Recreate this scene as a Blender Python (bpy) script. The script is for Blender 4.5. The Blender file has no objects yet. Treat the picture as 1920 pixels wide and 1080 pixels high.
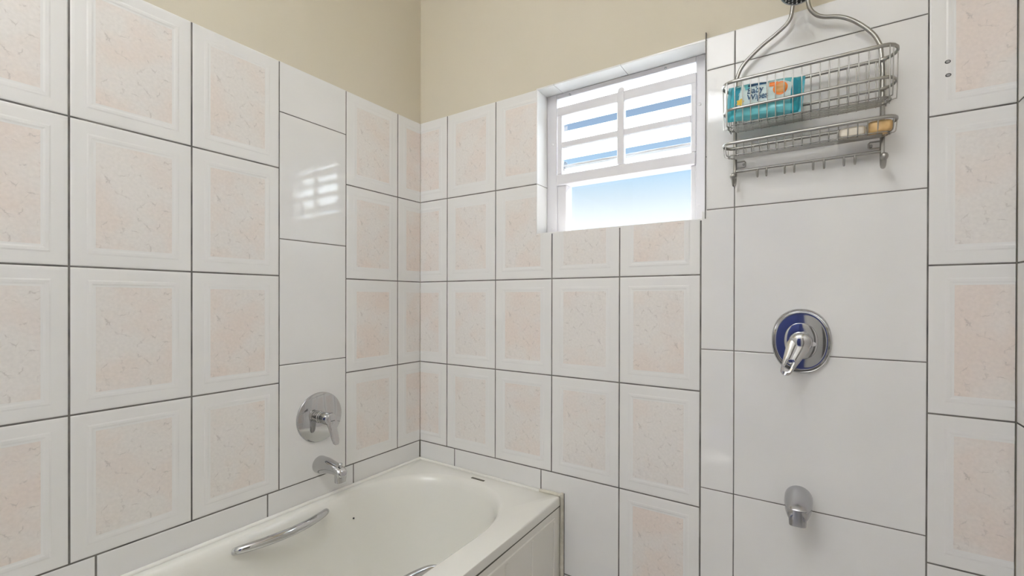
import bpy, math, random
from mathutils import Vector, Matrix
random.seed(7)
Z0 = 0.60            # height of the tile datum joint above the floor
scene = bpy.context.scene
col = scene.collection

# ------------------------------------------------------------------ camera
def cam_basis(yaw, pitch, roll):
    f = Vector((math.sin(yaw)*math.cos(pitch), math.cos(yaw)*math.cos(pitch), math.sin(pitch)))
    r = Vector((math.cos(yaw), -math.sin(yaw), 0)); u = r.cross(f)
    c, s = math.cos(roll), math.sin(roll)
    return c*r+s*u, -s*r+c*u, f
cam = bpy.data.cameras.new('camera'); camo = bpy.data.objects.new('camera', cam); col.objects.link(camo)
CAM = Vector((1.4624, -1.4592, 0.6289))
r_, u_, f_ = cam_basis(math.radians(-33.652), math.radians(-0.173), math.radians(0.132))
M4 = Matrix.Identity(4)
for i in range(3):
    M4[i][0] = r_[i]; M4[i][1] = u_[i]; M4[i][2] = -f_[i]
M4.translation = CAM + Vector((0, 0, Z0))
camo.matrix_world = M4
cam.sensor_fit = 'HORIZONTAL'; cam.sensor_width = 36.0; cam.lens = 852.8/1920*36.0
cam.shift_y = 23.6/1920; cam.clip_start = 0.01; cam.clip_end = 500
scene.camera = camo

# ------------------------------------------------------------------ sky, sun, exposure
world = bpy.data.worlds.new('world'); scene.world = world; world.use_nodes = True
nt = world.node_tree; nt.nodes.clear()
tc = nt.nodes.new('ShaderNodeTexCoord'); sp = nt.nodes.new('ShaderNodeSeparateXYZ')
nt.links.new(tc.outputs['Generated'], sp.inputs[0])
cr = nt.nodes.new('ShaderNodeValToRGB')
els = [(0.0, (0.45, 0.46, 0.44)), (0.49, (0.62, 0.64, 0.64)), (0.505, (1.15, 1.18, 1.2)), (0.580, (1.12, 1.17, 1.2)),
       (0.604, (0.82, 0.95, 1.05)), (0.632, (0.50, 0.76, 1.0)), (0.665, (0.38, 0.54, 0.76)), (0.70, (0.31, 0.44, 0.62)), (0.85, (0.26, 0.40, 0.66)), (1.0, (0.22, 0.38, 0.72))]
while len(cr.color_ramp.elements) < len(els): cr.color_ramp.elements.new(0.5)
for e, (p, c) in zip(cr.color_ramp.elements, els): e.position = p; e.color = (*c, 1)
mr = nt.nodes.new('ShaderNodeMapRange'); mr.inputs[1].default_value = -1; mr.inputs[2].default_value = 1
nt.links.new(sp.outputs['Z'], mr.inputs[0]); nt.links.new(mr.outputs[0], cr.inputs[0])
bg = nt.nodes.new('ShaderNodeBackground'); bg.inputs[1].default_value = 1.0
nt.links.new(cr.outputs[0], bg.inputs[0])
wo = nt.nodes.new('ShaderNodeOutputWorld'); nt.links.new(bg.outputs[0], wo.inputs[0])

sun = bpy.data.lights.new('sun', 'SUN'); sun.energy = 42; sun.angle = 0.02; sun.color = (1, 0.98, 0.95)
suno = bpy.data.objects.new('sun', sun); col.objects.link(suno)
sd = Vector((0.06, math.cos(math.radians(33)), math.sin(math.radians(33)))).normalized()
suno.rotation_euler = sd.to_track_quat('Z', 'Y').to_euler()
suno.location = (1, 3, 6)

vs = scene.view_settings
vs.view_transform = 'Standard'; vs.look = 'None'; vs.gamma = 1.0; vs.exposure = 0.0; vs.use_curve_mapping = False
LAMP = 14.5          # radiance of the lamp's glass bowl
UPLIGHT = 222.0      # radiance of the bulb disc inside the bowl, added fill aimed at the ceiling
scene.cycles.max_bounces = 16; scene.cycles.diffuse_bounces = 10

# ------------------------------------------------------------------ materials
def mat(name, color, rough=0.5, metal=0.0, spec=0.5, coat=0.0):
    m = bpy.data.materials.new(name); m.use_nodes = True
    b = m.node_tree.nodes['Principled BSDF']
    b.inputs['Base Color'].default_value = (*color, 1); b.inputs['Roughness'].default_value = rough
    b.inputs['Metallic'].default_value = metal; b.inputs['Specular IOR Level'].default_value = spec
    b.inputs['Coat Weight'].default_value = coat
    return m
def nodes(m): return m.node_tree.nodes, m.node_tree.links, m.node_tree.nodes['Principled BSDF']
def noise_color(m, c1, c2, scale, detail=4, lo=0.35, hi=0.65, coord='Object'):
    n, l, b = nodes(m)
    t = n.new('ShaderNodeTexCoord'); no = n.new('ShaderNodeTexNoise'); no.inputs['Scale'].default_value = scale; no.inputs['Detail'].default_value = detail
    l.new(t.outputs[coord], no.inputs['Vector'])
    r = n.new('ShaderNodeMapRange'); r.inputs[1].default_value = lo; r.inputs[2].default_value = hi
    l.new(no.outputs['Fac'], r.inputs[0])
    x = n.new('ShaderNodeMix'); x.data_type = 'RGBA'; x.inputs[6].default_value = (*c1, 1); x.inputs[7].default_value = (*c2, 1)
    l.new(r.outputs[0], x.inputs[0]); l.new(x.outputs[2], b.inputs['Base Color'])
    return m
def bump(m, scale, strength, dist=0.001, detail=2, coord='Object', distort=0.0):
    n, l, b = nodes(m)
    t = n.new('ShaderNodeTexCoord'); no = n.new('ShaderNodeTexNoise'); no.inputs['Scale'].default_value = scale; no.inputs['Detail'].default_value = detail
    no.inputs['Distortion'].default_value = distort
    l.new(t.outputs[coord], no.inputs['Vector'])
    bp = n.new('ShaderNodeBump'); bp.inputs['Strength'].default_value = strength; bp.inputs['Distance'].default_value = dist
    l.new(no.outputs['Fac'], bp.inputs['Height']); l.new(bp.outputs[0], b.inputs['Normal'])
    return m

WHITE = (0.80, 0.797, 0.79)
M = {}
M['tile_white'] = bump(noise_color(mat('white_glaze', WHITE, 0.055), (0.79, 0.786, 0.778), (0.81, 0.806, 0.80), 5), 16.0, 0.10, 0.0008, 1, distort=2.0)
M['tile_border'] = bump(noise_color(mat('cream_glaze', WHITE, 0.42, coat=0.35), (0.79, 0.784, 0.772), (0.81, 0.805, 0.796), 4), 14.0, 0.12, 0.001, 2)
M['tile_border'].node_tree.nodes['Principled BSDF'].inputs['Coat Roughness'].default_value = 0.12
def marble():
    m = mat('marble_print', (0.75, 0.66, 0.58), 0.42, coat=0.35); m.node_tree.nodes['Principled BSDF'].inputs['Coat Roughness'].default_value = 0.14
    n, l, b = nodes(m)
    t = n.new('ShaderNodeTexCoord')
    oi = n.new('ShaderNodeObjectInfo')
    # per-tile offset for the cloudy tint only; the vein print repeats on every tile
    off = n.new('ShaderNodeVectorMath'); off.operation = 'SCALE'; off.inputs[0].default_value = (7, 5, 3)
    l.new(oi.outputs['Random'], off.inputs['Scale'])
    add = n.new('ShaderNodeVectorMath'); l.new(t.outputs['Object'], add.inputs[0]); l.new(off.outputs[0], add.inputs[1])
    cl = n.new('ShaderNodeTexNoise'); cl.inputs['Scale'].default_value = 9; cl.inputs['Detail'].default_value = 3; l.new(add.outputs[0], cl.inputs['Vector'])
    r = n.new('ShaderNodeMapRange'); r.inputs[1].default_value = 0.36; r.inputs[2].default_value = 0.64; l.new(cl.outputs['Fac'], r.inputs[0])
    base = n.new('ShaderNodeMix'); base.data_type = 'RGBA'; base.inputs[6].default_value = (0.79, 0.705, 0.655, 1); base.inputs[7].default_value = (0.785, 0.755, 0.73, 1)
    rnd = n.new('ShaderNodeMath'); rnd.operation = 'MULTIPLY_ADD'; rnd.inputs[1].default_value = 0.7; rnd.inputs[2].default_value = -0.2; l.new(oi.outputs['Random'], rnd.inputs[0])
    ra = n.new('ShaderNodeMath'); ra.use_clamp = True; l.new(r.outputs[0], ra.inputs[0]); l.new(rnd.outputs[0], ra.inputs[1]); l.new(ra.outputs[0], base.inputs[0])
    # fine mottling
    fn = n.new('ShaderNodeTexNoise'); fn.inputs['Scale'].default_value = 130; fn.inputs['Detail'].default_value = 4; l.new(t.outputs['Object'], fn.inputs['Vector'])
    fr = n.new('ShaderNodeMapRange'); fr.inputs[1].default_value = 0.3; fr.inputs[2].default_value = 0.7; fr.inputs[3].default_value = 0.955; fr.inputs[4].default_value = 1.03; l.new(fn.outputs['Fac'], fr.inputs[0])
    mot = n.new('ShaderNodeMix'); mot.data_type = 'RGBA'; mot.blend_type = 'MULTIPLY'; mot.inputs[0].default_value = 1
    l.new(base.outputs[2], mot.inputs[6]); l.new(fr.outputs[0], mot.inputs[7])
    # veins: warped cell borders kept only in patches
    wn = n.new('ShaderNodeTexNoise'); wn.inputs['Scale'].default_value = 30; wn.inputs['Detail'].default_value = 4; l.new(t.outputs['Object'], wn.inputs['Vector'])
    ws = n.new('ShaderNodeVectorMath'); ws.operation = 'SCALE'; ws.inputs['Scale'].default_value = 0.045; l.new(wn.outputs['Color'], ws.inputs[0])
    wa = n.new('ShaderNodeVectorMath'); l.new(t.outputs['Object'], wa.inputs[0]); l.new(ws.outputs[0], wa.inputs[1])
    vo = n.new('ShaderNodeTexVoronoi'); vo.feature = 'DISTANCE_TO_EDGE'; vo.inputs['Scale'].default_value = 22; l.new(wa.outputs[0], vo.inputs['Vector'])
    vr = n.new('ShaderNodeMapRange'); vr.inputs[1].default_value = 0.0; vr.inputs[2].default_value = 0.035; vr.inputs[3].default_value = 1; vr.inputs[4].default_value = 0; l.new(vo.outputs['Distance'], vr.inputs[0])
    mk = n.new('ShaderNodeTexNoise'); mk.inputs['Scale'].default_value = 42; mk.inputs['Detail'].default_value = 2; l.new(t.outputs['Object'], mk.inputs['Vector'])
    mm = n.new('ShaderNodeMapRange'); mm.inputs[1].default_value = 0.50; mm.inputs[2].default_value = 0.64; l.new(mk.outputs['Fac'], mm.inputs[0])
    mu = n.new('ShaderNodeMath'); mu.operation = 'MULTIPLY'; l.new(vr.outputs[0], mu.inputs[0]); l.new(mm.outputs[0], mu.inputs[1])
    m2 = n.new('ShaderNodeMath'); m2.operation = 'MULTIPLY'; m2.inputs[1].default_value = 0.5; l.new(mu.outputs[0], m2.inputs[0])
    fin = n.new('ShaderNodeMix'); fin.data_type = 'RGBA'; fin.inputs[7].default_value = (0.40, 0.36, 0.34, 1)
    l.new(m2.outputs[0], fin.inputs[0]); l.new(mot.outputs[2], fin.inputs[6]); l.new(fin.outputs[2], b.inputs['Base Color'])
    bp = n.new('ShaderNodeBump'); bp.inputs['Strength'].default_value = 0.25; bp.inputs['Distance'].default_value = 0.0006
    l.new(fn.outputs['Fac'], bp.inputs['Height']); l.new(bp.outputs[0], b.inputs['Normal'])
    return m
M['marble'] = marble()
M['grout'] = noise_color(mat('grey_grout', (0.15, 0.14, 0.13), 0.95, spec=0.1), (0.11, 0.105, 0.10), (0.21, 0.20, 0.185), 14)
M['paint'] = bump(noise_color(mat('cream_paint', (0.63, 0.582, 0.475), 0.75, spec=0.2), (0.62, 0.572, 0.46), (0.64, 0.592, 0.49), 1.6), 90, 0.08, 0.0006)
M['ceiling'] = mat('ceiling_paint', (0.88, 0.88, 0.875), 0.85, spec=0.2)
M['floor'] = noise_color(mat('floor_tile', (0.55, 0.54, 0.52), 0.35), (0.52, 0.51, 0.49), (0.60, 0.59, 0.57), 8)
M['white_paint'] = bump(mat('white_gloss_paint', (0.70, 0.69, 0.715), 0.35), 60, 0.1, 0.0005)
M['tub'] = mat('tub_acrylic', (0.79, 0.785, 0.74), 0.14, coat=0.3)
M['apron'] = mat('tub_panel_acrylic', (0.785, 0.77, 0.72), 0.2)
M['sealant'] = noise_color(mat('aged_sealant', (0.6, 0.57, 0.5), 0.5), (0.70, 0.67, 0.58), (0.45, 0.42, 0.34), 18, lo=0.4, hi=0.7)
M['chrome'] = mat('chrome', (0.57, 0.57, 0.575), 0.05, 1.0)
M['satin'] = mat('satin_chrome', (0.47, 0.47, 0.485), 0.22, 1.0)
M['caddy'] = mat('silver_wire', (0.37, 0.36, 0.335), 0.33, 0.9)
M['black'] = mat('black_plastic', (0.025, 0.024, 0.024), 0.5)
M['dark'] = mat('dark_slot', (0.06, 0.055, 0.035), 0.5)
M['grey_plastic'] = mat('grey_plastic', (0.42, 0.41, 0.40), 0.4)
M['blue_door'] = mat('blue_door_paint', (0.05, 0.075, 0.30), 0.4)
def frosted():
    m = bpy.data.materials.new('frosted_glass'); m.use_nodes = True
    n, l = m.node_tree.nodes, m.node_tree.links; n.clear()
    tr = n.new('ShaderNodeBsdfTranslucent'); tr.inputs[0].default_value = (0.86, 0.92, 0.96, 1)
    gl = n.new('ShaderNodeBsdfGlossy'); gl.inputs['Roughness'].default_value = 0.3
    mx = n.new('ShaderNodeMixShader'); mx.inputs[0].default_value = 0.08
    o = n.new('ShaderNodeOutputMaterial'); l.new(tr.outputs[0], mx.inputs[1]); l.new(gl.outputs[0], mx.inputs[2]); l.new(mx.outputs[0], o.inputs[0])
    return m
M['frosted'] = frosted()
def clear_glass():
    m = bpy.data.materials.new('clear_glass'); m.use_nodes = True
    n, l = m.node_tree.nodes, m.node_tree.links; n.clear()
    tr = n.new('ShaderNodeBsdfTransparent'); tr.inputs[0].default_value = (0.97, 0.985, 0.99, 1)
    gl = n.new('ShaderNodeBsdfGlossy'); gl.inputs['Roughness'].default_value = 0.02
    mx = n.new('ShaderNodeMixShader'); mx.inputs[0].default_value = 0.04
    o = n.new('ShaderNodeOutputMaterial'); l.new(tr.outputs[0], mx.inputs[1]); l.new(gl.outputs[0], mx.inputs[2]); l.new(mx.outputs[0], o.inputs[0])
    return m
M['clear'] = clear_glass()
def emis(name, c, s):
    m = bpy.data.materials.new(name); m.use_nodes = True
    n, l = m.node_tree.nodes, m.node_tree.links; n.clear()
    e = n.new('ShaderNodeEmission'); e.inputs[0].default_value = (*c, 1); e.inputs[1].default_value = s
    o = n.new('ShaderNodeOutputMaterial'); l.new(e.outputs[0], o.inputs[0]); return m
M['lamp'] = emis('lamp_glass', (0.96, 0.975, 1.0), LAMP)
M['uplight'] = emis('uplight_glow', (0.96, 0.975, 1.0), UPLIGHT)
M['pk_teal'] = mat('pack_teal', (0.035, 0.40, 0.50), 0.28)
M['pk_deep'] = mat('pack_deep_teal', (0.016, 0.26, 0.36), 0.28)
M['pk_light'] = mat('pack_pale', (0.60, 0.74, 0.74), 0.28)
M['pk_aqua'] = mat('pack_aqua', (0.16, 0.56, 0.62), 0.28)
M['pk_navy'] = mat('pack_navy', (0.006, 0.065, 0.16), 0.4)
M['pk_orange'] = mat('pack_orange', (0.80, 0.20, 0.012), 0.35)
M['pk_tan'] = mat('pack_tan', (0.62, 0.30, 0.07), 0.35)
M['pk_yellow'] = mat('pack_yellow', (0.75, 0.50, 0.05), 0.35)
M['soap_orange'] = noise_color(mat('orange_soap', (0.60, 0.40, 0.17), 0.45), (0.68, 0.47, 0.21), (0.50, 0.31, 0.12), 40)
M['soap_cream'] = mat('cream_soap', (0.76, 0.70, 0.60), 0.5)

# ------------------------------------------------------------------ mesh helpers
class MB:
    def __init__(self): self.v = []; self.f = []; self.mi = []
    def add(self, verts, faces, mi=0):
        o = len(self.v); self.v += [tuple(p) for p in verts]
        for f in faces: self.f.append(tuple(i+o for i in f)); self.mi.append(mi)
        return self
    def box(self, x0, x1, y0, y1, z0, z1, mi=0):
        p = [(x, y, z) for z in (z0, z1) for y in (y0, y1) for x in (x0, x1)]
        return self.add(p, [(0, 2, 3, 1), (4, 5, 7, 6), (0, 1, 5, 4), (2, 6, 7, 3), (0, 4, 6, 2), (1, 3, 7, 5)], mi)
    def bbox(self, x0, x1, y0, y1, z0, z1, b=0.002, mi=0):
        # box with all edges chamfered
        L = [(x0, x1), (y0, y1), (z0, z1)]; pts = []; idx = {}
        for sx in (0, 1):
            for sy in (0, 1):
                for sz in (0, 1):
                    s = (sx, sy, sz)
                    for a in range(3):
                        p = [L[k][s[k]] + (b if s[k] == 0 else -b) for k in range(3)]
                        p[a] = L[a][s[a]]; idx[(s, a)] = len(pts); pts.append(p)
        F = []
        for a in range(3):
            b1, c1 = (a+1) % 3, (a+2) % 3
            for s in (0, 1):
                q = []
                for (i, j) in ((0, 0), (1, 0), (1, 1), (0, 1)):
                    t = [0, 0, 0]; t[a] = s; t[b1] = i; t[c1] = j; q.append(idx[(tuple(t), a)])
                F.append(tuple(q if s else q[::-1]))
        for a in range(3):                       # edge chamfers along axis a
            b1, c1 = (a+1) % 3, (a+2) % 3
            for i in (0, 1):
                for j in (0, 1):
                    t0 = [0]*3; t0[b1] = i; t0[c1] = j; t1 = list(t0); t1[a] = 1
                    t0, t1 = tuple(t0), tuple(t1)
                    q = [idx[(t0, b1)], idx[(t1, b1)], idx[(t1, c1)], idx[(t0, c1)]]
                    F.append(tuple(q if i != j else q[::-1]))
        for s in [(i, j, k) for i in (0, 1) for j in (0, 1) for k in (0, 1)]:
            q = [idx[(s, 0)], idx[(s, 1)], idx[(s, 2)]]
            F.append(tuple(q if sum(s) % 2 else q[::-1]))
        return self.add(pts, F, mi)
    def loft(self, rings, cap0=True, cap1=True, closed=True, mi=0):
        n = len(rings[0]); V = [p for r in rings for p in r]; F = []
        for i in range(len(rings)-1):
            for j in range(n if closed else n-1):
                k = (j+1) % n
                F.append((i*n+j, i*n+k, (i+1)*n+k, (i+1)*n+j))
        if cap0: F.append(tuple(range(n))[::-1])
        if cap1: F.append(tuple((len(rings)-1)*n+j for j in range(n)))
        return self.add(V, F, mi)
    def tube(self, pts, r, n=10, closed=False, flat=1.0, mi=0, up=None):
        P = [Vector(p) for p in pts]; m = len(P); rings = []
        prev = None
        for i in range(m):
            if closed: t = (P[(i+1) % m]-P[i-1]).normalized()
            else: t = (P[min(i+1, m-1)]-P[max(i-1, 0)]).normalized()
            if up is not None: a = Vector(up)
            elif prev is None: a = Vector((0, 0, 1)) if abs(t.z) < 0.9 else Vector((1, 0, 0))
            else: a = prev
            a = (a - t*a.dot(t)).normalized(); prev = a; b = t.cross(a)
            rr = r[i] if isinstance(r, (list, tuple)) else r
            rings.append([P[i] + a*rr*math.cos(2*math.pi*k/n) + b*rr*flat*math.sin(2*math.pi*k/n) for k in range(n)])
        if closed: rings.append(rings[0]); return self.loft(rings, False, False, mi=mi)
        return self.loft(rings, mi=mi)
    def lathe(self, prof, org, axis, n=40, e1=None, s1=1.0, s2=1.0, cap0=True, cap1=True, mi=0):
        # prof: list of (radius, distance along axis)
        ax = Vector(axis).normalized(); o = Vector(org)
        a = Vector(e1) if e1 else (Vector((0, 0, 1)) if abs(ax.z) < 0.9 else Vector((1, 0, 0)))
        a = (a-ax*a.dot(ax)).normalized(); b = ax.cross(a)
        rings = [[o+ax*h+a*r*s1*math.cos(2*math.pi*k/n)+b*r*s2*math.sin(2*math.pi*k/n) for k in range(n)] for r, h in prof]
        return self.loft(rings, cap0, cap1, mi=mi)
    def shift(self, d):
        self.v = [(p[0]+d[0], p[1]+d[1], p[2]+d[2]) for p in self.v]; return self
    def mesh(self, name, mats, smooth=False, org=(0, 0, 0)):
        me = bpy.data.meshes.new(name)
        me.from_pydata([(x-org[0], y-org[1], z-org[2]) for x, y, z in self.v], [], self.f)
        for m in (mats if isinstance(mats, list) else [mats]): me.materials.append(m)
        for p, i in zip(me.polygons, self.mi): p.material_index = i; p.use_smooth = bool(smooth)
        me.validate(); me.update()
        if smooth and smooth is not True:
            me.set_sharp_from_angle(angle=math.radians(smooth))
        return me
    def build(self, name, mats, parent=None, smooth=False, org=None):
        # vertices are in datum coordinates; org = where the object's own origin sits
        if org is None: org = (0, 0, 0) if parent is None else tuple(worigin(parent) - Vector((0, 0, Z0)))
        me = self.mesh(name, mats, smooth, org)
        o = bpy.data.objects.new(name, me); col.objects.link(o)
        if parent is None: o.location = (org[0], org[1], org[2]+Z0)
        else: o.parent = parent; o.location = Vector(org)+Vector((0, 0, Z0))-worigin(parent)
        return o
def worigin(o):
    p = Vector(o.location)
    while o.parent: o = o.parent; p += Vector(o.location)
    return p
def tag(o, label, cat, group=None, kind=None):
    o['label'] = label; o['category'] = cat
    if group: o['group'] = group
    if kind: o['kind'] = kind
    return o
def thing(name, loc, label, cat, group=None, kind=None):
    o = bpy.data.objects.new(name, None); col.objects.link(o); o.empty_display_size = 0.05
    o.location = (loc[0], loc[1], loc[2]+Z0)
    return tag(o, label, cat, group, kind)
def spline(P, n=8, closed=False):
    P = [Vector(p) for p in P]; out = []; m = len(P)
    rng = m if closed else m-1
    for i in range(rng):
        p1, p2 = P[i], P[(i+1) % m]
        p0 = P[i-1] if (closed or i > 0) else p1*2-p2
        p3 = P[(i+2) % m] if (closed or i+2 < m) else p2*2-p1
        for k in range(n):
            t = k/n
            out.append(0.5*((2*p1)+(p2-p0)*t+(2*p0-5*p1+4*p2-p3)*t*t+(3*p1-p0-3*p2+p3)*t**3))
    if not closed: out.append(P[-1])
    return out

# ------------------------------------------------------------------ room shell
XR, YF, ZC, ZF = 1.8347, -2.60, 2.40, -0.60        # right wall, wall behind the camera, ceiling, floor (datum coords)
TH = 0.15
TOP_A, TOP_B = 1.4077, 1.412
WX0, WX1, WZ0, WZ1 = 0.6015, 1.1865, 0.8735, 1.4065   # window opening in the tiled face
PD = 0.0045                                            # painted plaster sits this far behind the tile faces

fl = MB().box(-TH, XR+TH, YF-TH, TH, ZF-0.12, ZF).build('floor', M['floor']); tag(fl, 'pale floor at the foot of the bathtub and tiled walls', 'floor', kind='structure')
ce = MB().box(-TH, XR+TH, YF-TH, TH, ZC, ZC+0.12).build('ceiling', M['ceiling']); tag(ce, 'plain white ceiling above the cream painted walls', 'ceiling', kind='structure')
wl = MB().box(-TH, -PD, YF-TH, TH, ZF, ZC).build('wall_left', M['paint'])
tag(wl, 'left wall with pink marbled tiles, one white tile column and cream paint above', 'wall', kind='structure')
o_ = 0.0065
wb = MB()
wb.box(-PD, WX0-o_, PD, TH, ZF, ZC).box(WX1+o_, XR+PD, PD, TH, ZF, ZC)
wb.box(WX0-o_, WX1+o_, PD, TH, ZF, WZ0-o_).box(WX0-o_, WX1+o_, PD, TH, WZ1+o_, ZC)
wb = wb.build('wall_back', M['paint']); tag(wb, 'window wall with pink marbled tiles and a tall white tile panel', 'wall', kind='structure')
wr = MB().box(XR+PD, XR+TH, YF-TH, TH, ZF, ZC).build('wall_right', M['paint'])
tag(wr, 'narrow sliver of tiled wall at the far right edge', 'wall', kind='structure')
wf = MB().box(-PD, 0.68, YF-TH, YF, ZF, ZC).box(1.48, XR+PD, YF-TH, YF, ZF, ZC).box(0.68, 1.48, YF-TH, YF, 1.45, ZC)
wf = wf.build('wall_front', M['ceiling']); tag(wf, 'plain white wall with the added door, behind the camera', 'wall', kind='structure')

# tile beds of grout
G0 = 0.0013
MB().box(-PD, -G0, YF, 0, ZF, TOP_A-0.001).build('grout', M['grout'], wl)
gb = MB()
gb.box(0, WX0-0.003, G0, PD, ZF, TOP_A-0.001).box(WX1+0.002, XR, G0, PD, ZF, TOP_B-0.001).box(WX0-0.003, WX1+0.002, G0, PD, ZF, WZ0-0.002)
gb.build('grout', M['grout'], wb)
MB().box(XR+G0, XR+PD, YF, 0, ZF, 1.42).build('grout', M['grout'], wr)

# ------------------------------------------------------------------ wall tiles
TW, TH_ = 0.2535, 0.3525
def clip(poly, ax, val, keep_less):
    out = []
    for i in range(len(poly)):
        a, b = poly[i], poly[(i+1) % len(poly)]
        ia = (a[ax] <= val) if keep_less else (a[ax] >= val); ib = (b[ax] <= val) if keep_less else (b[ax] >= val)
        if ia: out.append(a)
        if ia != ib:
            t = (val-a[ax])/(b[ax]-a[ax]); out.append(tuple(a[k]+(b[k]-a[k])*t for k in range(3)))
    return out
PROFILE = {'pattern': [(0.0, -0.0010), (0.0022, -0.0003), (0.0075, 0.0), (0.0285, 0.0), (0.0320, 0.00065), (0.0375, 0.00065), (0.0415, 0.0), (0.0455, 0.0)],
           'white': [(0.0, -0.0008), (0.0012, -0.0002), (0.0035, 0.0)]}
_tc = {}
def tile_mesh(style, w, h, rects):
    """w,h: size of the whole tile (already without joint); rects: kept regions in local coords, None = whole"""
    key = (style, round(w, 4), round(h, 4), tuple(tuple(round(q, 4) for q in r) for r in rects) if rects else None)
    if key in _tc: return _tc[key]
    mb = MB(); polys = []
    pr = PROFILE[style]
    R = [[(-w/2+d, -h/2+d, z), (w/2-d, -h/2+d, z), (w/2-d, h/2-d, z), (-w/2+d, h/2-d, z)] for d, z in pr]
    for i in range(len(R)-1):
        for k in range(4):
            polys.append(([R[i][k], R[i][(k+1) % 4], R[i+1][(k+1) % 4], R[i+1][k]], 0))
    polys.append((R[-1], 1 if style == 'pattern' else 0))
    for rc in (rects or [(-w/2, w/2, -h/2, h/2)]):
        x0, x1, y0, y1 = rc
        for p, mi in polys:
            q = clip(clip(clip(clip(p, 0, x0, False), 0, x1, True), 1, y0, False), 1, y1, True)
            if len(q) >= 3 and abs(sum(q[i][0]*q[(i+1) % len(q)][1]-q[(i+1) % len(q)][0]*q[i][1] for i in range(len(q)))) > 1e-9:
                mb.add(q, [tuple(range(len(q)))], mi)
        e = 1e-5
        tz = lambda v, lim: -0.001 if abs(abs(v)-lim) < 1e-4 else 0.0
        zb = -0.006
        for (a, b, t) in (((x0, y0), (x1, y0), tz(y0, h/2)), ((x1, y0), (x1, y1), tz(x1, w/2)), ((x1, y1), (x0, y1), tz(y1, h/2)), ((x0, y1), (x0, y0), tz(x0, w/2))):
            mb.add([(a[0], a[1], t), (a[0], a[1], zb), (b[0], b[1], zb), (b[0], b[1], t)], [(0, 1, 2, 3)], 0)
        mb.add([(x0, y0, zb), (x0, y1, zb), (x1, y1, zb), (x1, y0, zb)], [(0, 1, 2, 3)], 0)
    me = mb.mesh('tile', [M['tile_border'], M['marble']] if style == 'pattern' else [M['tile_white']])
    _tc[key] = me
    return me
FR = {'A': (Vector((0, 1, 0)), Vector((1, 0, 0)), wl), 'B': (Vector((1, 0, 0)), Vector((0, -1, 0)), wb), 'C': (Vector((0, -1, 0)), Vector((-1, 0, 0)), wr)}
def tile(wall, u0, u1, z0, z1, style='pattern', keep=None, joint=0.0043, flip=False):
    """whole tile spans u0..u1 (measured from the room corner) and z0..z1; keep = list of kept (u0,u1,z0,z1)"""
    right, nrm, par = FR[wall]
    uc, zc = (u0+u1)/2, (z0+z1)/2
    w, h = u1-u0-joint, z1-z0-joint
    rects = None
    sgn = -1 if wall == 'A' else 1
    if keep:
        rects = []
        for (a, b, c, d) in keep:
            x0, x1 = sorted(((a-uc)*sgn, (b-uc)*sgn))
            rects.append((max(x0, -w/2), min(x1, w/2), max(c-zc, -h/2), min(d-zc, h/2)))
    me = tile_mesh(style, w, h, rects)
    o = bpy.data.objects.new('tile', me); col.objects.link(o); o.parent = par
    up = Vector((0, 0, 1)); n = nrm
    if wall == 'A': pos = Vector((0, -uc, zc))
    elif wall == 'B': pos = Vector((uc, 0, zc))
    else: pos = Vector((XR, -uc, zc))
    # real tiles are never perfectly coplanar
    tx, ty = random.uniform(-1, 1)*0.0016, random.uniform(-1, 1)*0.0016
    if style == 'white': tx *= 0.6; ty *= 0.6
    m = Matrix((right, up, n)).transposed() @ (Matrix.Rotation(tx, 3, 'X') @ Matrix.Rotation(ty, 3, 'Y'))
    if flip and not keep: m = m @ Matrix.Rotation(math.pi, 3, 'Z')
    mm = m.to_4x4(); mm.translation = pos
    o.matrix_local = mm
    return o
ROWS = [0.0, 0.3517, 0.7041, 1.0575, 1.4095]
# left wall
for i in range(4):
    z0, z1 = ROWS[i], ROWS[i+1]
    tile('A', -0.1228, 0.1307, z0, z1, keep=[(0.0012, 0.1307, z0, z1)])
    tile('A', 0.1307, 0.3851, z0, z1)
    for a, b in ((0.6399, 0.8918), (0.8918, 1.1453), (1.1453, 1.3988), (1.3988, 1.6523), (1.6523, 1.9058), (1.9058, 2.1593), (2.1593, 2.4128), (2.4128, 2.6)):
        tile('A', a, b, z0, z1)
for z0, z1 in ((0, 0.409), (0.409, 0.826), (0.826, 1.2435), (1.2435, 1.4095)):
    tile('A', 0.3851, 0.6399, z0, z1, 'white', joint=0.003)
us = [0.001, 0.3504, 0.6776, 1.0975, 1.5175, 1.72]
for a, b in zip(us[:-1], us[1:]): tile('A', a, b, -0.11, 0.0, 'white')
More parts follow.
